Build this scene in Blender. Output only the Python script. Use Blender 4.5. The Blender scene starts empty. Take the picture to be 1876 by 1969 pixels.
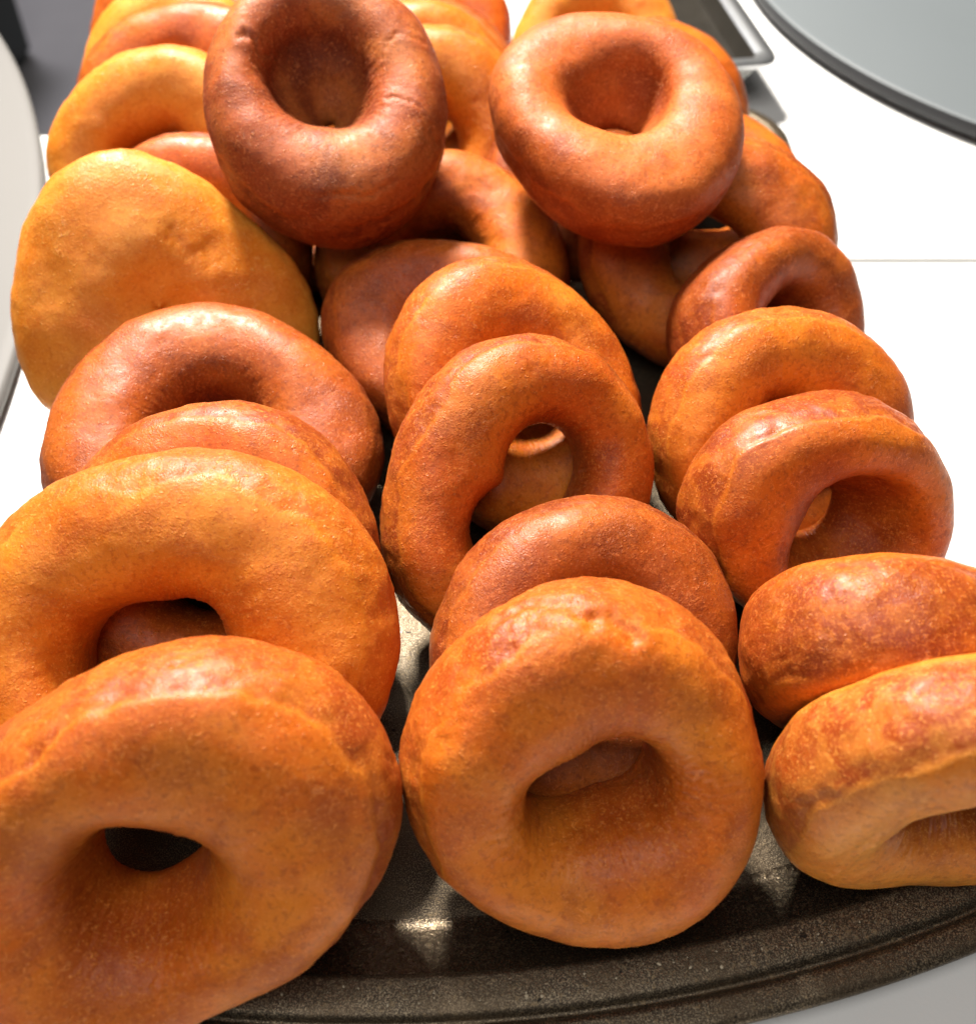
import bpy, bmesh, math, random
import numpy as np
from mathutils import Vector, Matrix

# ------------------------------------------------------------------ camera, world, light
S = bpy.context.scene
COL = S.collection
MM = 0.001

cam_d = bpy.data.cameras.new("camera")
cam = bpy.data.objects.new("camera", cam_d)
COL.objects.link(cam)
cam.location = (0, 0, 0.268)
cam.rotation_euler = (math.radians(40.0), 0, 0)
cam_d.sensor_fit = 'VERTICAL'
cam_d.sensor_height = 24.0
cam_d.lens = 24.0 * 1900 / 1969
cam_d.clip_start = 0.01
cam_d.clip_end = 50
cam_d.dof.use_dof = True
cam_d.dof.focus_distance = 0.272
cam_d.dof.aperture_fstop = 7.5
S.camera = cam

S.view_settings.view_transform = 'Standard'
S.view_settings.look = 'None'
S.view_settings.exposure = 0.2
S.view_settings.gamma = 1.0
S.cycles.diffuse_bounces = 1
S.cycles.max_bounces = 6

world = bpy.data.worlds.new("World")
S.world = world
world.use_nodes = True
bg = world.node_tree.nodes["Background"]
bg.inputs[0].default_value = (1.0, 0.97, 0.93, 1)
bg.inputs[1].default_value = 0.035


def area(name, loc, target, size, power, color):
    d = bpy.data.lights.new(name, 'AREA')
    d.shape = 'DISK'
    d.size = size
    d.energy = power
    d.color = color
    o = bpy.data.objects.new(name, d)
    COL.objects.link(o)
    o.location = loc
    v = Vector(target) - Vector(loc)
    o.rotation_euler = v.to_track_quat('-Z', 'Y').to_euler()
    return o


# ceiling spot behind the pile, and the broad ceiling panel over the counter
sd = bpy.data.lights.new("ceiling_spot", 'SPOT')
sd.energy = 235.0
sd.color = (1.0, 0.95, 0.87)
sd.shadow_soft_size = 0.11
sd.spot_size = math.radians(54)
sd.spot_blend = 0.45
spot = bpy.data.objects.new("ceiling_spot", sd)
COL.objects.link(spot)
spot.location = (-0.32, 1.06, 1.16)
spot.rotation_euler = (Vector((0.15, 0.55, 0.0)) - Vector(spot.location)).to_track_quat('-Z', 'Y').to_euler()
panel = area("ceiling_panel", (-0.20, -0.22, 1.30), (0.0, 0.2, 0.0), 1.2, 8.6, (1.0, 0.97, 0.93))
panel.data.specular_factor = .12
area("added_floor_fill", (-1.25, 2.7, 1.75), (-1.25, 2.7, 0.0), 0.45, 16.0, (0.97, 0.96, 1.0))  # added unseen fill that brightens the floor at the back left


# ------------------------------------------------------------------ numeric helpers
def _hash(ix, iy, iz, seed):
    h = (ix * 374761393 + iy * 668265263 + iz * 2147483647 + seed * 974711) & 0xFFFFFFFF
    h = ((h ^ (h >> 13)) * 1274126177) & 0xFFFFFFFF
    h = ((h ^ (h >> 16)) * 2246822519) & 0xFFFFFFFF
    return (h ^ (h >> 15)) & 0xFFFFFFFF


def noise3(P, seed=0):
    """value-gradient noise, P (n,3), result about -1..1"""
    P = np.asarray(P, float)
    I = np.floor(P).astype(np.int64)
    f = P - I
    w = f * f * f * (f * (f * 6 - 15) + 10)
    out = 0
    for dx in (0, 1):
        for dy in (0, 1):
            for dz in (0, 1):
                h = _hash(I[:, 0] + dx, I[:, 1] + dy, I[:, 2] + dz, seed)
                gx = ((h & 1023) / 511.5) - 1
                gy = (((h >> 10) & 1023) / 511.5) - 1
                gz = (((h >> 20) & 1023) / 511.5) - 1
                d = gx * (f[:, 0] - dx) + gy * (f[:, 1] - dy) + gz * (f[:, 2] - dz)
                k = ((w[:, 0] if dx else 1 - w[:, 0]) * (w[:, 1] if dy else 1 - w[:, 1])
                     * (w[:, 2] if dz else 1 - w[:, 2]))
                out = out + k * d
    return out * 1.3


def fbm(P, octaves=3, seed=0):
    a, s, o = 1.0, 1.0, 0
    for k in range(octaves):
        o = o + a * noise3(P * s + 17.3 * k, seed + k)
        a *= 0.5
        s *= 2.03
    return o


def sstep(a, b, x):
    t = np.clip((x - a) / (b - a), 0, 1)
    return t * t * (3 - 2 * t)


# ------------------------------------------------------------------ node helpers
class NT:
    def __init__(self, name):
        self.m = bpy.data.materials.new(name)
        self.m.use_nodes = True
        self.t = self.m.node_tree
        self.p = self.t.nodes["Principled BSDF"]

    def n(self, kind, **kw):
        nd = self.t.nodes.new(kind)
        for k, v in kw.items():
            setattr(nd, k, v)
        return nd

    def link(self, a, b):
        self.t.links.new(a, b)

    def setin(self, sock, v):
        if hasattr(v, 'links'):
            self.link(v, sock)
        else:
            sock.default_value = v

    def noise(self, vec, scale, detail=2, rough=0.5, dist=0.0):
        nd = self.n("ShaderNodeTexNoise")
        self.link(vec, nd.inputs["Vector"])
        nd.inputs["Scale"].default_value = scale
        nd.inputs["Detail"].default_value = detail
        nd.inputs["Roughness"].default_value = rough
        nd.inputs["Distortion"].default_value = dist
        return nd.outputs["Fac"]

    def ramp(self, v, lo, hi, a=0.0, b=1.0):
        nd = self.n("ShaderNodeMapRange", interpolation_type='SMOOTHSTEP')
        self.setin(nd.inputs["Value"], v)
        nd.inputs["From Min"].default_value = lo
        nd.inputs["From Max"].default_value = hi
        nd.inputs["To Min"].default_value = a
        nd.inputs["To Max"].default_value = b
        return nd.outputs["Result"]

    def math(self, op, a, b=0.0):
        nd = self.n("ShaderNodeMath", operation=op)
        self.setin(nd.inputs[0], a)
        self.setin(nd.inputs[1], b)
        return nd.outputs[0]

    def mix(self, fac, a, b, blend='MIX'):
        nd = self.n("ShaderNodeMix", data_type='RGBA', blend_type=blend)
        self.setin(nd.inputs["Factor"], fac)
        for s, v in ((nd.inputs[6], a), (nd.inputs[7], b)):
            if isinstance(v, tuple):
                v = (*v, 1.0) if len(v) == 3 else v
            self.setin(s, v)
        return nd.outputs[2]

    def attr(self, name):
        nd = self.n("ShaderNodeAttribute", attribute_name=name)
        return nd.outputs["Fac"]

    def coords(self, offset=(0, 0, 0), scale=(1, 1, 1)):
        tc = self.n("ShaderNodeTexCoord")
        mp = self.n("ShaderNodeMapping")
        self.link(tc.outputs["Object"], mp.inputs["Vector"])
        mp.inputs["Location"].default_value = offset
        mp.inputs["Scale"].default_value = scale
        return mp.outputs["Vector"]

    def bump(self, height, dist, strength=1.0, normal=None):
        nd = self.n("ShaderNodeBump")
        self.link(height, nd.inputs["Height"])
        nd.inputs["Distance"].default_value = dist
        nd.inputs["Strength"].default_value = strength
        if normal is not None:
            self.link(normal, nd.inputs["Normal"])
        return nd.outputs["Normal"]


def link_obj(name, me, mat=None, parent=None):
    o = bpy.data.objects.new(name, me)
    COL.objects.link(o)
    if mat:
        me.materials.append(mat)
    if parent:
        o.parent = parent
    return o


def grid_mesh(name, V, nu, nv, wrap_u=True, wrap_v=True, attrs=None):
    """V ordered u-major; quads between rows"""
    me = bpy.data.meshes.new(name)
    iu = np.arange(nu if wrap_u else nu - 1)
    iv = np.arange(nv if wrap_v else nv - 1)
    A, B = np.meshgrid(iu, iv, indexing='ij')
    A2, B2 = (A + 1) % nu, (B + 1) % nv
    F = np.stack([A * nv + B, A2 * nv + B, A2 * nv + B2, A * nv + B2], -1).reshape(-1, 4)
    me.vertices.add(len(V))
    me.vertices.foreach_set("co", np.asarray(V, np.float32).ravel())
    me.loops.add(F.size)
    me.loops.foreach_set("vertex_index", F.ravel().astype(np.int32))
    me.polygons.add(len(F))
    me.polygons.foreach_set("loop_start", np.arange(0, F.size, 4, dtype=np.int32))
    me.polygons.foreach_set("use_smooth", np.ones(len(F), bool))
    me.update(calc_edges=True)
    for k, v in (attrs or {}).items():
        at = me.attributes.new(k, 'FLOAT', 'POINT')
        at.data.foreach_set("value", np.asarray(v, np.float32))
    me.validate()
    return me


def tag(o, label=None, cat=None, group=None, kind=None):
    for k, v in (('label', label), ('category', cat), ('group', group), ('kind', kind)):
        if v:
            o[k] = v
    return o


def empty(name, loc):
    o = bpy.data.objects.new(name, None)
    o.empty_display_size = 0.02
    COL.objects.link(o)
    o.location = loc
    return o


# ------------------------------------------------------------------ setting materials
def mat_counter():
    k = NT("white_laminate")
    c = k.coords()
    n1 = k.noise(c, 6, 3)
    n2 = k.noise(c, 140, 3)
    col = k.mix(k.ramp(n1, .35, .7), (.80, .795, .78), (.74, .735, .72))
    col = k.mix(k.ramp(n2, .68, .76, 0, .25), col, (.55, .47, .36))
    k.link(col, k.p.inputs["Base Color"])
    k.p.inputs["Roughness"].default_value = .38
    k.link(k.bump(k.noise(c, 900, 2), .0001, .3), k.p.inputs["Normal"])
    return k.m


def mat_pan(name="dark_nonstick_metal", r0=.40, r1=.55, metal=.8):
    k = NT(name)
    c = k.coords()
    fine = k.noise(c, 2600, 2, .6)
    mid = k.noise(c, 700, 2, .6)
    big = k.noise(c, 45, 4, .6)
    col = k.mix(k.ramp(fine, .45, .68), (.050, .038, .027), (.29, .23, .15))
    col = k.mix(k.ramp(mid, .58, .72, 0, .5), col, (.34, .25, .14))
    col = k.mix(k.ramp(big, .42, .64, 0, .55), col, (.10, .070, .042))
    spots = k.noise(c, 260, 2, .5)
    col = k.mix(k.ramp(spots, .70, .76, 0, .9), col, (.008, .007, .006))
    k.link(col, k.p.inputs["Base Color"])
    k.p.inputs["Metallic"].default_value = metal
    k.link(k.ramp(mid, .3, .7, r0, r1), k.p.inputs["Roughness"])
    h = k.math('ADD', k.math('MULTIPLY', fine, .6), mid)
    k.link(k.bump(h, .00022, .6), k.p.inputs["Normal"])
    return k.m


def mat_plain(name, col, rough=.5, metal=0.0, grain=0.0, gscale=300):
    k = NT(name)
    c = k.coords()
    n = k.noise(c, gscale, 3)
    lo = tuple(x * (1 - grain) for x in col)
    k.link(k.mix(n, lo, col), k.p.inputs["Base Color"])
    k.p.inputs["Roughness"].default_value = rough
    k.p.inputs["Metallic"].default_value = metal
    k.link(k.bump(n, .0002, .2), k.p.inputs["Normal"])
    return k.m


M_COUNTER = mat_counter()
M_PAN = mat_pan()
M_PAN_WALL = mat_pan("dark_glossy_metal", .22, .32, .85)


def poly_slab(name, pts, z0, z1, mat, parent=None, bevel=0.0015):
    bm = bmesh.new()
    vs = [bm.verts.new((x, y, z1)) for x, y in pts]
    f = bm.faces.new(vs)
    r = bmesh.ops.extrude_face_region(bm, geom=[f])
    bmesh.ops.translate(bm, verts=[v for v in r['geom'] if isinstance(v, bmesh.types.BMVert)], vec=(0, 0, z0 - z1))
    bmesh.ops.recalc_face_normals(bm, faces=bm.faces)
    if bevel:
        bmesh.ops.bevel(bm, geom=list(bm.edges), offset=bevel, segments=2, affect='EDGES', profile=.6)
    me = bpy.data.meshes.new(name)
    bm.to_mesh(me)
    bm.free()
    return link_obj(name, me, mat, parent)


def lathe(name, prof, n, mat, parent=None, closed=False):
    """profile list of (r, z) swept round z"""
    V = []
    for i in range(n):
        a = 2 * math.pi * i / n
        for r, z in prof:
            V.append((r * math.cos(a), r * math.sin(a), z))
    me = grid_mesh(name, V, n, len(prof), True, closed)
    return link_obj(name, me, mat, parent)


ZC = -0.002          # counter top, the pan stands on it
# counter in two boards that meet at the seam right of the pile
tag(poly_slab("counter", [(-1.5, -.5), (.95, -.5), (.95, .3742), (-1.5, .3742)], ZC - .035, ZC, M_COUNTER), kind='structure')
tag(poly_slab("counter", [(-1.5, .3772), (.95, .3772), (.95, 1.9), (-.12, 1.9), (-.17, .485), (-1.5, .485)], ZC - .035, ZC, M_COUNTER), kind='structure')

# grey tiled floor far below
def mat_floor():
    k = NT("grey_floor_tile")
    c = k.coords()
    br = k.n("ShaderNodeTexNoise")
    n1 = k.noise(c, 3, 4, .6)
    col = k.mix(n1, (.60, .57, .59), (.84, .80, .82))
    k.link(col, k.p.inputs["Base Color"])
    k.p.inputs["Roughness"].default_value = .45
    return k.m


fl = poly_slab("floor", [(-6, -4), (6, -4), (6, 8), (-6, 8)], -.80, -.76, mat_floor(), bevel=0)
tag(fl, kind='structure')

# ------------------------------------------------------------------ the pan
PAN_C = (-0.004, 0.0)


def pan_outline(off, n_front=64):
    """plan outline shrunk inwards by off: bowed front, straight sides, rounded corners"""
    xl, xr = -.152 + off, .152 - off
    yb = .505 - off
    R = .470
    cx, cy = -.030, .5195           # centre of the bowed front edge
    Rf = R - off
    pts = []
    cr = max(.040 - off, .004)
    # front arc sampled in x, corners blended by superellipse
    N = 200
    y_front = lambda x: cy - math.sqrt(Rf * Rf - (x - cx) ** 2)
    # right corner
    def corner(xs, sgn):
        x0 = (xs - sgn * cr - cr * cx / Rf) / (1 - cr / Rf)
        a0 = math.asin(sgn * (x0 - cx) / Rf)
        Cx, Cy = xs - sgn * cr, y_front(x0) + cr * math.cos(a0)
        return [(Cx + sgn * cr * math.sin(a0 + (math.pi / 2 - a0) * i / 12),
                 Cy - cr * math.cos(a0 + (math.pi / 2 - a0) * i / 12)) for i in range(13)]
    r = corner(xr, 1)
    l = corner(xl, -1)
    xa, xb = l[0][0], r[0][0]
    front = [(xa + (xb - xa) * i / n_front, y_front(xa + (xb - xa) * i / n_front)) for i in range(1, n_front)]
    pts = front + r
    y1 = r[-1][1]
    for i in range(1, 41):
        pts.append((xr, y1 + (yb - cr - y1) * i / 40))
    for i in range(1, 13):
        a = math.pi / 2 * i / 12
        pts.append((xr - cr + cr * math.cos(a), yb - cr + cr * math.sin(a)))
    for i in range(0, 13):
        a = math.pi / 2 * i / 12
        pts.append((xl + cr - cr * math.sin(a), yb - cr + cr * math.cos(a)))
    y2 = l[-1][1]
    for i in range(1, 41):
        pts.append((xl, yb - cr + (y2 - yb + cr) * i / 40))
    pts += list(reversed(l[:-1]))
    return pts


def pan_ring(prof, name, mat, parent):
    rows = [[(x, y, z * MM) for x, y in pan_outline(o * MM)] for o, z in prof]
    n = len(rows[0])
    V = []
    for i in range(n):
        for r in rows:
            V.append(r[i])
    me = grid_mesh(name, V, n, len(rows), True, False)
    return link_obj(name, me, mat, parent)


pan = empty("baking_pan", (0, .3, 0))
tag(pan, "dark speckled metal baking pan with a grooved rim under the doughnuts", "baking pan")
inv = Matrix.Translation((0, -.3, 0))


def localise(o):
    o.data.transform(inv)
    return o


# rim: outer edge rolled, flat, bead groove, flat, then sloping wall down to the floor of the pan
rim_prof = [(1.5, 2.5), (0.4, 3.6), (0.0, 5.2), (.3, 6.6), (1.2, 7.4), (3.0, 7.7), (6.0, 7.8), (7.2, 7.7), (7.8, 6.6), (8.6, 5.7),
            (9.4, 6.6), (10.0, 7.7), (11.2, 8.1), (14.0, 8.2), (18.4, 8.2), (19.0, 8.1), (19.5, 7.8), (19.9, 7.45)]
wall_prof = [(19.9, 7.45), (22.5, 5.9), (26.0, 3.9), (29.5, 2.0), (31.8, .8), (33.2, .25), (34.5, .03), (35.5, 0.0)]
localise(pan_ring(rim_prof, "rim", M_PAN, pan))
localise(pan_ring(wall_prof, "side_wall", M_PAN_WALL, pan))
bm = bmesh.new()
vs = [bm.verts.new((x, y, 0)) for x, y in pan_outline(.0355)]
bm.faces.new(vs)
bm.normal_update()
me = bpy.data.meshes.new("base")
bm.to_mesh(me)
bm.free()
localise(link_obj("base", me, M_PAN, pan))

# ------------------------------------------------------------------ things round the pan
# round grey turntable at the back right
tt = empty("turntable", (.4373, .6748, ZC))
tag(tt, "large round grey turntable with a dark edge on the white counter", "turntable")
lathe("top", [(0.0005, .0120), (.10, .0120), (.20, .0120), (.2715, .0120), (.2730, .0117), (.2738, .0110)], 200,
      mat_plain("grey_glass", (.115, .13, .138), .6, 0, .05, 20), tt)
lathe("edge_band", [(.2738, .0110), (.2742, .0100), (.2742, .0048), (.2732, .0036), (.268, .0032), (.10, .0032), (.0005, .0032)], 200,
      mat_plain("slate_edge", (.016, .017, .020), .6, 0, .1, 60), tt)
lathe("foot", [(.12, .0032), (.125, .0020), (.13, 0.0002), (.0005, .0002)], 64,
      mat_plain("black_rubber", (.02, .02, .02), .7), tt)

# steel pan with pale sides at the back
def steel_pan():
    root = empty("steel_tray", (0, 0, ZC))
    tag(root, "narrow steel tray with pale sides and dark inside, at the back beside the pile", "tray")
    ang = math.radians(7.5)
    Rz = Matrix.Rotation(ang, 4, 'Z')
    T = Matrix.Translation((.1515, .509, 0)) @ Rz

    def rr(x0, x1, y0, y1, r, z, n=6):
        out = []
        for (cx, cy, a0) in ((x1 - r, y0 + r, -90), (x1 - r, y1 - r, 0), (x0 + r, y1 - r, 90), (x0 + r, y0 + r, 180)):
            for i in range(n + 1):
                a = math.radians(a0 + 90 * i / n)
                out.append((cx + r * math.cos(a), cy + r * math.sin(a), z))
        return out

    def loft(name, rings, mat):
        n = len(rings[0])
        V = [r[i] for i in range(n) for r in rings]
        me = grid_mesh(name, V, n, len(rings), True, False)
        me.transform(T)
        return link_obj(name, me, mat, root)
    X0, X1, Y0, Y1 = -.066, 0.0, 0.0, .32
    H = .027
    steel = mat_plain("brushed_steel", (.62, .63, .64), .28, .9, .15, 400)
    pale = mat_plain("pale_plastic", (.78, .79, .76), .35, 0, .04, 60)
    dark = mat_plain("dark_sauce", (.040, .034, .026), .35, .3, .5, 90)
    loft("rim", [rr(X0, X1, Y0, Y1, .010, H - .003), rr(X0 - .0006, X1 + .0006, Y0 - .0006, Y1 + .0006, .010, H - .001),
                 rr(X0, X1, Y0, Y1, .010, H + .0005), rr(X0 + .006, X1 - .006, Y0 + .006, Y1 - .006, .008, H + .0004),
                 rr(X0 + .0085, X1 - .0085, Y0 + .0085, Y1 - .0085, .007, H - .002)], steel)
    loft("wall", [rr(X0 + .016, X1 - .016, Y0 + .014, Y1 - .014, .012, .001), rr(X0 + .004, X1 - .004, Y0 + .004, Y1 - .004, .010, H - .0035)], pale)
    bm = bmesh.new()
    lo = [bm.verts.new(p) for p in rr(X0 + .012, X1 - .012, Y0 + .012, Y1 - .012, .007, H - .012)]
    hi = [bm.verts.new(p) for p in rr(X0 + .0085, X1 - .0085, Y0 + .0085, Y1 - .0085, .007, H - .002)]
    bm.faces.new(lo)
    for i in range(len(lo)):
        bm.faces.new((lo[i - 1], lo[i], hi[i], hi[i - 1]))
    me = bpy.data.meshes.new("recess")
    bm.to_mesh(me)
    bm.free()
    me.transform(T)
    link_obj("recess", me, dark, root)


steel_pan()

# large pale round board at the left
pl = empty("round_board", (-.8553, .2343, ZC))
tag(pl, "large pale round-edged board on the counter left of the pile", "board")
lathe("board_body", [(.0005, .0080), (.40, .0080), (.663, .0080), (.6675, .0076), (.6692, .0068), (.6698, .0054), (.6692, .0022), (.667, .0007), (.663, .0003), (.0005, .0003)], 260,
      mat_plain("shade_grey_board", (.135, .128, .12), .6, 0, .04, 30), pl)  # white board, its shade put into an even grey base colour

# dark green bin on the floor beyond the counter
bn = empty("bin", (-1.16, 2.05, -.76))
tag(bn, "dark green bin standing on the grey floor at upper left", "bin")


def bin_part(name, x, y, z0, z1, mat, flare=1.0):
    bm = bmesh.new()
    bmesh.ops.create_cube(bm, size=1)
    for v in bm.verts:
        f = flare if v.co.z > 0 else 1
        v.co = Vector((v.co.x * x * f, v.co.y * y * f, z0 if v.co.z < 0 else z1))
    bmesh.ops.bevel(bm, geom=list(bm.edges), offset=.015, segments=3, affect='EDGES')
    me = bpy.data.meshes.new(name)
    bm.to_mesh(me)
    bm.free()
    return link_obj(name, me, mat, bn)


bin_part("body", .30, .30, 0.001, .50, mat_plain("dark_green_plastic", (.008, .022, .014), .5, 0, .3, 8), 1.1)
bin_part("lid", .35, .35, .501, .55, mat_plain("black_plastic", (.010, .012, .012), .4, 0, .2, 8))

# crumbs and sugar grains lying on the pan
def crumbs():
    rnd = random.Random(5)
    bm = bmesh.new()
    for k in range(150):
        if k < 90:
            i = rnd.random()
            pts = pan_outline(rnd.uniform(.0125, .0175))
            x, y = pts[int(rnd.uniform(0, 60))]
            z = .0083
        else:
            x, y, z = rnd.uniform(-.12, .12), rnd.uniform(.09, .30), .0002
        r = rnd.choice([.00012, .00018, .00022, .00034]) * rnd.uniform(.7, 1.3)
        res = bmesh.ops.create_icosphere(bm, subdivisions=1, radius=r)
        sx, sy, a = rnd.uniform(.7, 1.8), rnd.uniform(.6, 1.2), rnd.uniform(0, 6.3)
        for v in res['verts']:
            p = Vector((v.co.x * sx, v.co.y * sy, v.co.z * .8 + r * .6)) * rnd.uniform(.85, 1.15)
            v.co = Matrix.Rotation(a, 3, 'Z') @ p + Vector((x, y, z))
    me = bpy.data.meshes.new("crumbs")
    bm.to_mesh(me)
    bm.free()
    o = link_obj("crumbs", me, mat_plain("pale_crumb", (.72, .60, .42), .6, 0, .5, 900))
    tag(o, "tiny pale crumbs scattered on the dark pan", "crumbs", kind='stuff')


crumbs()

# ------------------------------------------------------------------ doughnuts
def mat_dough(name, face, band, seed, pale=(.80, .42, .10), pale_amt=.35, brown=(.30, .075, .020), brown_amt=.35, rough=.43, edge=.75):
    k = NT(name)
    rnd = random.Random(seed)
    off = (rnd.uniform(-9, 9), rnd.uniform(-9, 9), rnd.uniform(-9, 9))
    c = k.coords(off)
    big = k.noise(c, 32, 3, .55, .6)
    mid = k.noise(c, 95, 4, .6, .8)
    fine = k.noise(c, 420, 3, .6)
    spk = k.noise(c, 800, 1.5, .5)
    grit = k.noise(c, 1900, 2, .6)
    bnd = k.attr("band")
    rimv = k.attr("ridge")
    outer = k.attr("outer")
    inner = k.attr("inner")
    soft = k.noise(c, 55, 2, .5, .3)
    light = tuple(min(.9, x * 1.08 + .03) for x in pale)
    # slow drift between golden and deeper fried tones
    col = k.mix(k.ramp(big, .38, .66, 0, pale_amt), face, pale)
    col = k.mix(k.ramp(soft, .50, .74, 0, brown_amt), col, brown)
    efac = k.math('MULTIPLY', outer, k.ramp(soft, .30, .66, 1.0, .25))
    col = k.mix(k.math('MULTIPLY', efac, edge), col, brown)
    col = k.mix(k.math('MULTIPLY', inner, k.ramp(big, .3, .65, .85, .35)), col, brown)  # browner crust in the hole, deepened to paint in the shade there
    # the side band, blotchier
    bcol = k.mix(k.ramp(mid, .40, .62), band, tuple(.6 * a + .4 * b for a, b in zip(band, pale)))
    bcol = k.mix(k.ramp(soft, .48, .66, 0, .6), bcol, brown)
    bfac = k.math('MULTIPLY', bnd, k.ramp(big, .22, .55, .65, 1.0))
    col = k.mix(bfac, col, bcol)
    col = k.mix(k.math('MULTIPLY', rimv, .40), col, pale)
    col = k.mix(k.ramp(mid, .48, .72, 0, .32), col, brown)
    # thin pale flakes and threads of drawn skin, in patches
    th = k.noise(k.coords(off, (1, 1, 1.9)), 150, 3, .62, 1.6)
    line = k.ramp(k.math('ABSOLUTE', k.math('SUBTRACT', th, .5)), .0, .030, 1, 0)
    pm = k.ramp(k.noise(c, 60, 2), .40, .60)
    flake = k.math('MULTIPLY', k.math('MULTIPLY', line, pm), k.ramp(k.noise(c, 620, 1.5), .50, .60))
    col = k.mix(k.math('MULTIPLY', flake, .75), col, light)
    gr = k.noise(c, 1150, 3, .68)
    po = k.noise(c, 640, 3, .66, .4)
    col = k.mix(k.ramp(gr, .52, .68, 0, .42), col, light)
    col = k.mix(k.ramp(po, .50, .66, 0, .42), col, brown)
    col = k.mix(k.ramp(grit, .56, .76, 0, .35), col, light)
    col = k.mix(k.ramp(spk, .68, .76, 0, .45), col, light)
    k.link(col, k.p.inputs["Base Color"])
    k.link(k.ramp(fine, .3, .7, rough - .08, rough + .10), k.p.inputs["Roughness"])
    k.p.inputs["Specular IOR Level"].default_value = .34
    k.p.inputs["Subsurface Weight"].default_value = .22
    k.p.inputs["Subsurface Radius"].default_value = (1.0, .36, .10)
    k.p.inputs["Subsurface Scale"].default_value = .005
    h = k.math('ADD', k.math('MULTIPLY', mid, .55), k.math('ADD', k.math('MULTIPLY', fine, .40), k.math('ADD', k.math('MULTIPLY', gr, .45), k.math('MULTIPLY', grit, .40))))
    h = k.math('ADD', h, k.math('MULTIPLY', flake, .22))
    h = k.math('MULTIPLY', h, k.ramp(soft, .36, .66, .35, 1.15))
    h = k.math('ADD', h, k.math('MULTIPLY', k.ramp(spk, .64, .74), .30))
    k.link(k.bump(h, .00040, .8), k.p.inputs["Normal"])
    return k.m


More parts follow.
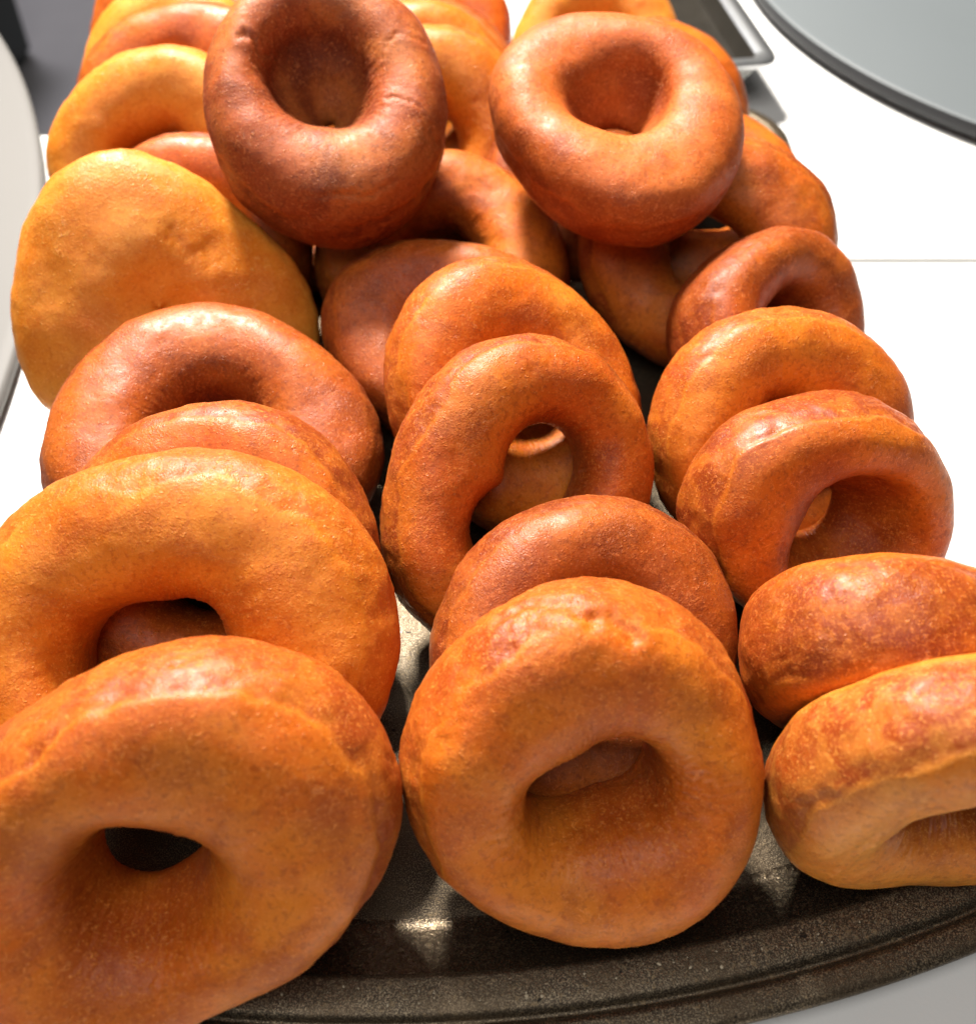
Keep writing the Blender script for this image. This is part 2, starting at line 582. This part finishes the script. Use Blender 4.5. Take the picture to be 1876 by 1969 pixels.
def doughnut(loc, elev, yaw, R, h, ri, c2, s2, c3, s3, seed, mat, label, res=1.0, crease=.75, band_step=.5, wrinkle=1.0, lump=1.0, flat=2.25, holew=1.0, hx=0.0, hy=0.0, hc=0.0, hs=0.0, taper=0.0, bun=False, sharp=0.0, keep=0.0, pits=0, patches=(), creases=()):
    """one ring doughnut; mm in, metres out; local z is the axis of the hole"""
    nu, nv = int(190 * res), int(100 * res)
    ph = np.linspace(0, 2 * np.pi, nu, endpoint=False)
    th = np.linspace(-np.pi / 2 + 5e-4, np.pi / 2 - 5e-4, nv) if bun else np.linspace(0, 2 * np.pi, nv, endpoint=False)
    PH, TH = [a.ravel() for a in np.meshgrid(ph, th, indexing='ij')]
    rs = np.random.RandomState(seed)
    ct, st = np.cos(TH), np.sin(TH)
    se = lambda c: np.sign(c) * np.abs(c) ** (2 / flat)
    Ro = R * (1 + c2 * np.cos(2 * PH) + s2 * np.sin(2 * PH) + c3 * np.cos(3 * PH) + s3 * np.sin(3 * PH))
    a1, a2 = rs.uniform(0, 6.28, 2)
    Ri = ri * (1 + .10 * np.cos(2 * PH + a1) + .06 * np.cos(3 * PH + a2) + hc * np.cos(2 * PH) + hs * np.sin(2 * PH)) + hx * np.cos(PH) + hy * np.sin(PH)
    C, A = (Ro + Ri) / 2, (Ro - Ri) / 2
    hz = h * (1 + .05 * np.cos(PH + a2) + .04 * np.cos(2 * PH + a1))
    rho, z = C + A * se(ct), hz * se(st)
    rho = rho - taper * Ri * ((1 - ct) / 2) ** 2 * (1 - sstep(-1, .5, st))
    if bun:
        rho = Ro * se(ct)
        z = z * (1 - .30 * np.exp(-(rho / 11) ** 2))
    P = np.stack([rho * np.cos(PH), rho * np.sin(PH), z], -1)
    # outward normal of the section
    nr, nz = ct, st
    N = np.stack([nr * np.cos(PH), nr * np.sin(PH), nz], -1)
    so = rs.uniform(-50, 50, 3)
    # side band between two wandering crease lines (front and back)
    ang = np.where(TH > np.pi, TH - 2 * np.pi, TH)          # -pi..pi, 0 = outermost
    u = np.stack([np.cos(PH) * 1.6, np.sin(PH) * 1.6, np.zeros_like(PH)], -1)
    tc_f = crease + .30 * fbm(u * 1.1 + so, 2, seed) + .08 * noise3(u * 6 + so, seed + 3)
    tc_b = -crease - .16 * fbm(u * 1.3 - so, 2, seed + 5)
    wd_ = .05 + .10 * sstep(-.4, .5, fbm(u * 1.6 - so, 2, seed + 8))
    if sharp:
        wd_ = sharp
    fade = sstep(-.35, .25, fbm(u * .9 + so * .3, 2, seed + 9) + .18 + keep)   # the crease comes and goes round the ring
    band = (1 - sstep(tc_f - wd_, tc_f + wd_, ang)) * sstep(tc_b - .09, tc_b + .09, ang)
    ridge = np.exp(-((ang - tc_f) / .045) ** 2) * (.35 + .65 * fade)
    d = band_step * (.15 + .85 * fade) * (-.80 * band + .20 * ridge)
    Q = P / 1.0
    d = d + lump * (1.15 * fbm(Q / 24 + so, 2, seed + 20))
    d = d + lump * ((.14 + .30 * band) * fbm(Q / 7.5 + so, 2, seed + 30))
    # fine skin: dimples on the band, drawn wrinkles along the ring elsewhere
    wr = noise3(np.stack([PH * 26 + 2.5 * noise3(Q / 9 + so, seed), ang * 3.2, np.full_like(PH, seed * .37)], -1), seed + 40)
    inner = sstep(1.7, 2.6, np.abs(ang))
    d = d + wrinkle * (.16 * wr * (1 - band) * (.35 + inner * 1.4 * holew))
    d = d + wrinkle * ((.11 + .06 * band) * fbm(Q / 2.6 + so, 3, seed + 50) * (.22 + 1.0 * band + .5 * inner))
    # blisters
    for k in range(int(26 * wrinkle)):
        q = P[rs.randint(len(P))]
        rr_ = rs.uniform(.6, 1.7)
        w = np.exp(-((P - q) ** 2).sum(-1) / rr_ ** 2)
        d = d + w * rs.choice([.28, .22, -.30]) * rs.uniform(.5, 1)
    for k in range(pits):
        for _ in range(60):
            q = P[rs.randint(len(P))]
            a_ = math.atan2(q[2] / hz[0], (math.hypot(q[0], q[1]) - C[0]) / A[0])
            if abs(a_) < .65:
                break
        rr_ = rs.uniform(.5, 1.3)
        d2 = ((P - q) ** 2).sum(-1)
        d = d - rs.uniform(.25, .5) * np.exp(-d2 / rr_ ** 2) + .14 * np.exp(-((np.sqrt(d2) - 1.7 * rr_) / (.6 * rr_)) ** 2)
    # crackled patches: (phi, theta, radius mm, height mm)
    for (p0, t0, rad, amp) in patches:
        q = P[(int(round(p0 / (2 * np.pi) * nu)) % nu) * nv + int(round(t0 / (2 * np.pi) * nv)) % nv]
        m_ = np.exp(-(((P - q) ** 2).sum(-1) / rad ** 2) ** 1.5)
        rn = 1 - 2.2 * np.abs(fbm(P * np.array([1, 1, 1.4]) / 2.4 + 1.2 * noise3(P / 5 + so, seed + 60)[:, None] + so, 2, seed + 61))
        d = d + amp * m_ * (np.clip(rn, -.6, 1) - .35)
    # individual folds: (phi0, theta0, phi1, theta1, width mm, depth mm)
    for (p0, t0, p1, t1, wd, dp) in creases:
        s = np.linspace(0, 1, 24)
        def at(p, t):
            if bun:
                t = (t + np.pi / 2) * 2
            i = (np.round(p / (2 * np.pi) * nu).astype(int) % nu) * nv + (np.round(t / (2 * np.pi) * nv).astype(int) % nv)
            return P[i]
        line = at(p0 + (p1 - p0) * s + .05 * np.sin(7 * s + seed) + .02 * np.sin(19 * s), t0 + (t1 - t0) * s + .05 * np.sin(9 * s + 2 * seed))
        D2 = np.full(len(P), 1e9)
        for q in line:
            D2 = np.minimum(D2, ((P - q) ** 2).sum(-1))
        nz_ = fbm(P / 3.2 + so, 2, seed + 77)
        D1 = np.sqrt(D2) + .75 * wd * nz_
        side = .5 + .5 * np.tanh(1.5 * fbm(P / 9 - so, 1, seed + 78) + .6)
        d = d - dp * np.exp(-(D1 / (.8 * wd)) ** 2) + .55 * dp * side * np.exp(-((D1 - 2.1 * wd) / (1.5 * wd)) ** 2)
    P = (P + N * d[:, None]) * MM
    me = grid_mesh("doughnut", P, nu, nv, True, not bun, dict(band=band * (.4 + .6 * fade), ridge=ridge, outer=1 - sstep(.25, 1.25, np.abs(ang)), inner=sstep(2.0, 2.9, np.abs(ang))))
    o = link_obj("doughnut", me, mat)
    el, yw = math.radians(elev), math.radians(yaw)
    n = Vector((math.sin(yw) * math.cos(el), -math.cos(yw) * math.cos(el), math.sin(el)))
    ex = Vector((math.cos(yw), math.sin(yw), 0))
    ey = n.cross(ex)
    M = Matrix((ex, ey, n)).transposed().to_4x4()
    o.matrix_world = Matrix.Translation(Vector(loc) * MM) @ M
    tag(o, label, "doughnut", "ring doughnuts piled on the pan")
    return o


YEL = dict(face=(.76, .225, .013), band=(.72, .22, .022), pale=(.86, .36, .052), pale_amt=.6, brown=(.58, .12, .007), brown_amt=.4, edge=.3)
GLD = dict(face=(.68, .170, .008), band=(.54, .120, .010), pale=(.82, .29, .028), pale_amt=.65, brown=(.42, .068, .005), brown_amt=.5, edge=.7)
AMB = dict(face=(.64, .130, .006), band=(.38, .070, .008), pale=(.79, .250, .021), pale_amt=.65, brown=(.30, .043, .004), brown_amt=.55, edge=.95)
ORG = dict(face=(.53, .098, .006), band=(.28, .046, .006), pale=(.72, .210, .017), pale_amt=.6, brown=(.20, .028, .004), brown_amt=.55, edge=1.0)
RED = dict(face=(.38, .072, .007), band=(.22, .034, .006), pale=(.60, .155, .016), pale_amt=.5, brown=(.14, .020, .004), brown_amt=.5, edge=1.0)
DRK = dict(face=(.38, .074, .014), band=(.13, .020, .009), pale=(.58, .17, .030), pale_amt=.8, brown=(.12, .019, .007), brown_amt=.7, rough=.52)

POSE = {
    'L1': (-77.1, 87.4, 44, 35.8, 11.4, 51.5, 20, 13.5, 0.12, 0.125, 0.011, -0.018),
    'L2': (-80.5, 141.3, 47.9, 48.1, -1.5, 54.1, 16.9, 17.5, 0.076, 0.017, -0.01, -0.005),
    'L3': (-79.2,172.5,36.9, 48.2,0.6, 48.9,15.4,13.0, 0.011,0.010,-0.018,-0.014),
    'L4': (-90.6,229.1,33.1, 70.1,19.2, 50.9,16.5,14.9, 0.056,-0.042,-0.012,-0.047),
    'L5': (-117.7,285.8,41.9, 36.1,18.7, 51.5,16.1,13.0, 0.006,-0.043,0.015,-0.076),
    'L6': (-112.8,327.8,37.4, 40.6,5.0, 43.7,16.4,13.0, 0.010,-0.000,0.000,0.001),
    'L7': (-134.1,374.1,47.3, 35.3,1.0, 45.2,16.9,13.0, 0.006,0.038,-0.019,0.001),
    'L8': (-131.8,417.7,47.1, 47.8,0.1, 47.5,17.1,13.0, 0.025,0.017,-0.017,0.021),
    'L9': (-146.9,457.8,38.5, 44.5,-6.7, 46.0,16.9,13.0, 0.000,-0.000,0.000,0.000),
    'L10': (-153.9,501.4,38.3, 44.5,-6.9, 46.0,17.0,13.0, -0.000,0.000,0.001,-0.000),
    'T1': (-57, 338.2, 88.1, 57, 14.7, 45.9, 20.2, 15.5, -0.055, 0.013, -0.011, 0.008),
    'T2': (46.7, 338.5, 83.1, 71.5, -3.7, 46.1, 16.4, 14.5, -0.01, -0.077, -0.006, 0.036),
    'M1': (23.8, 109.1, 41.5, 36.3, 6.9, 45.4, 19.5, 12.5, -0.022, -0.015, -0.031, -0.005),
    'M2': (27.2,147.6,31.2, 56.4,16.9, 44.0,16.0,13.0, 0.010,0.033,0.007,0.007),
    'M3': (8.8, 198.3, 39.7, 42.1, 22.7, 45.7, 15.7, 17, -0.031, 0.09, 0.006, -0.01),
    'M4': (8.4,241.8,38.2, 46.9,21.2, 45.0,16.3,13.0, -0.061,-0.043,-0.000,-0.010),
    'M5': (-13.1,277.4,30.7, 61.5,6.0, 43.8,15.0,13.0, 0.031,-0.083,-0.010,0.051),
    'M6': (-18.2,331.2,30.4, 59.9,5.1, 47.7,15.8,14.0, 0.065,-0.031,-0.010,-0.019),
    'R1': (111.8, 103.2, 45.7, -2.9, 2.7, 45.7, 16.6, 15, -0.007, 0.013, 0.018, -0.005),
    'R2': (108.3,137.7,42.1, -15.0,-3.5, 42.7,18.0,12.8, 0.009,-0.061,0.026,0.030),
    'R3': (98.6, 190.8, 39.6, 24.3, 14.9, 40.2, 17.4, 15, 0.022, -0.081, -0.025, 0.021),
    'R4': (94.4,226.1,36.8, 37.6,14.2, 43.5,16.0,13.0, 0.020,-0.002,0.021,0.008),
    'R5': (101.6,277.0,36.6, 46.2,41.1, 38.3,18.1,13.0, 0.029,0.000,-0.008,0.035),
    'R6': (86.0,325.5,36.9, 43.7,1.2, 49.0,13.1,15.0, 0.047,-0.018,-0.004,0.017),
    'R8': (87.9,362.5,32.1, 58.6,3.9, 45.7,16.6,13.0, 0.007,0.002,-0.001,0.002),
    'R9': (73.6,429.8,35.9, 52.3,3.5, 46.0,17.0,13.0, -0.002,-0.000,-0.002,-0.001),
    'R10': (54.0,490.7,36.5, 49.2,-5.5, 44.8,16.7,13.0, -0.041,-0.004,-0.002,-0.013),
    'B1': (-27.7,393.9,47.3, 36.7,6.4, 45.7,16.5,13.0, 0.011,0.023,-0.006,0.023),
    'B2': (-32.0,428.1,42.7, 40.8,5.4, 46.0,16.4,13.0, 0.001,0.004,-0.003,0.004),
    'B3': (-31.3,465.0,33.7, 54.3,7.7, 45.7,16.3,13.0, 0.010,-0.004,0.005,-0.000),
    'B4': (-33.5,516.5,35.8, 50.5,6.6, 45.9,16.8,13.0, 0.004,-0.005,0.002,-0.004),
    'S1': (-73.0,372.0,21.0, 62.0,0.0, 32.0,13.0,8.0, 0.000,0.000,0.010,0.000),
    'S2': (34.0,368.0,38.0, 50.0,0.0, 38.0,15.0,8.0, 0.000,0.010,0.000,0.000),
}
# key: tone, label, options
SPEC = {
    'L1': (AMB, "large orange doughnut at the front left, nearest the camera, with a bubbly upper band", dict(taper=.48, hx=-1.5, hy=-3.5, res=1.5, crease=.88, band_step=.95, sharp=.09, keep=.8, pits=46, patches=((4.7, 2.0, 9, .2),))),
    'L2': (GLD, "large golden ring propped behind the front left doughnut, its hole showing", dict(hx=-4, hy=-6, hc=.10, res=1.45, crease=1.0, band_step=.4)),
    'L3': (ORG, "thin orange crescent of a doughnut squeezed behind the large golden ring", dict(res=1.2)),
    'L4': (RED, "reddish brown doughnut with a dark hole leaning on the big pale bun-like one", dict(res=1.3)),
    'L5': (YEL, "big pale yellow doughnut with wrinkled top and no hole showing, at the left edge", dict(res=1.3, bun=True, crease=.25, wrinkle=.4, band_step=.1, lump=1.15, creases=((.55, 1.00, 1.15, 1.12, 3.2, .30),))),
    'L6': (ORG, "orange doughnut peeping between two pale yellow ones, left of the dark top doughnut", dict()),
    'L7': (YEL, "pale yellow doughnut with a white shine on its rim, upper left", dict()),
    'L8': (ORG, "rough orange doughnut standing behind the upper left pale yellow one", dict()),
    'L9': (YEL, "yellow doughnut almost hidden behind the rough orange one, far left row", dict(res=.8)),
    'L10': (ORG, "last doughnut in the far left row, an orange sliver at its back", dict(res=.8)),
    'T1': (DRK, "darkest brown doughnut lying on top of the pile with its deep hole open", dict(taper=1.5, hx=-1, hy=6, creases=((-.35, 2.1, -.6, .5, .8, .45), (2.4, 2.5, 2.5, 1.5, 1.1, .6), (.5, 1.9, .35, .9, .8, .3), (-1.9, 1.0, -1.2, .95, .9, .5)), res=1.35, crease=.35, band_step=1.2, wrinkle=1.5)),
    'T2': (ORG, "smooth reddish doughnut lying on top of the pile at the right, hole facing up", dict(tone=dict(face=(.56, .115, .014), pale=(.68, .19, .034), rough=.5), taper=.92, hc=.12, hy=3.5, res=1.35, crease=.2, band_step=.7, wrinkle=.6)),
    'M1': (AMB, "front centre doughnut with a folded crackled top and slanted hole", dict(taper=.05, hx=1.5, hy=-3, hc=.24, hs=.26, creases=((1.95, .10, 1.50, .72, 1.9, .8), (1.50, .72, 1.30, 1.0, 2.0, .9)), patches=((1.95, .55, 9, .55), (6.25, 2.2, 9, .45), (3.4, 2.2, 7, .40), (2.6, .6, 10, .35)), res=1.5, crease=.75, band_step=.8, wrinkle=1.4)),
    'M2': (RED, "reddish brown doughnut directly behind the front centre one", dict(res=1.3)),
    'M3': (ORG, "upright orange doughnut in the middle of the pile with a wide open hole", dict(hx=3, hy=-1.5, hs=.28, hc=.12, res=1.3)),
    'M4': (AMB, "amber doughnut directly behind the upright middle one, with a reddish blister on top", dict(taper=.99, res=1.2)),
    'M5': (RED, "shaded brown doughnut with pale spots under the darkest top doughnut", dict()),
    'M6': (ORG, "shaded doughnut with a dark hole between the two doughnuts on top", dict()),
    'R1': (AMB, "front right doughnut cut by the frame, brown on top and pale on its face", dict(tone=dict(face=(.74, .215, .014), band=(.32, .054, .007), pale=(.80, .32, .045)), hx=3, hy=2, hc=.15, creases=((2.3, 1.5, 3.0, 1.75, .9, -.5), (3.0, 1.75, 3.9, 1.3, .9, -.5)), res=1.4, crease=.75, band_step=.5, sharp=.12, keep=.8, pits=30)),
    'R2': (ORG, "brown-topped doughnut lying behind the front right one", dict(res=1.3, crease=.8, band_step=.5, pits=24, patches=((2.6, .2, 12, .35),))),
    'R3': (ORG, "orange doughnut in the right row whose round hole faces the camera", dict(taper=.7, hx=4.5, hy=-3, res=1.3, crease=.7, band_step=.9, pits=24, keep=.3)),
    'R4': (AMB, "golden doughnut behind the right row's open-holed one", dict(taper=.99, res=1.2)),
    'R5': (RED, "small dark red doughnut at the right beside the counter seam", dict(res=1.1)),
    'R6': (ORG, "wide doughnut under the smooth reddish top one, its hole in deep shadow", dict(res=1.1)),
    'R8': (ORG, "orange sliver of a doughnut above the wide shadowed one at the right edge", dict(res=.8)),
    'R9': (ORG, "doughnut mostly hidden behind the smooth reddish top one, near the steel tray", dict(res=.8)),
    'R10': (YEL, "bright yellow doughnut at the very back beside the steel tray", dict(res=.8)),
    'B1': (GLD, "amber doughnut in shade between the two doughnuts on top", dict()),
    'B2': (GLD, "amber doughnut next behind the shaded one in the gap at the top", dict(res=.8)),
    'B3': (RED, "reddish doughnut, third back in the gap at the top", dict(res=.8)),
    'S1': (ORG, "brown doughnut sliver deep in the gap right of the big pale yellow one", dict(res=.8)),  # added to cover the brightly lit pan base in this gap
    'S2': (RED, "reddish doughnut seen down inside the hole of the smooth top right one", dict(res=.8)),
    'B4': (ORG, "rearmost doughnut of the middle row beside the pale blue gap", dict(res=.8)),
}
for i, (key, pose) in enumerate(POSE.items()):
    tone, label, opt = SPEC[key]
    tone = dict(tone)
    tone.update(opt.pop('tone', {}))
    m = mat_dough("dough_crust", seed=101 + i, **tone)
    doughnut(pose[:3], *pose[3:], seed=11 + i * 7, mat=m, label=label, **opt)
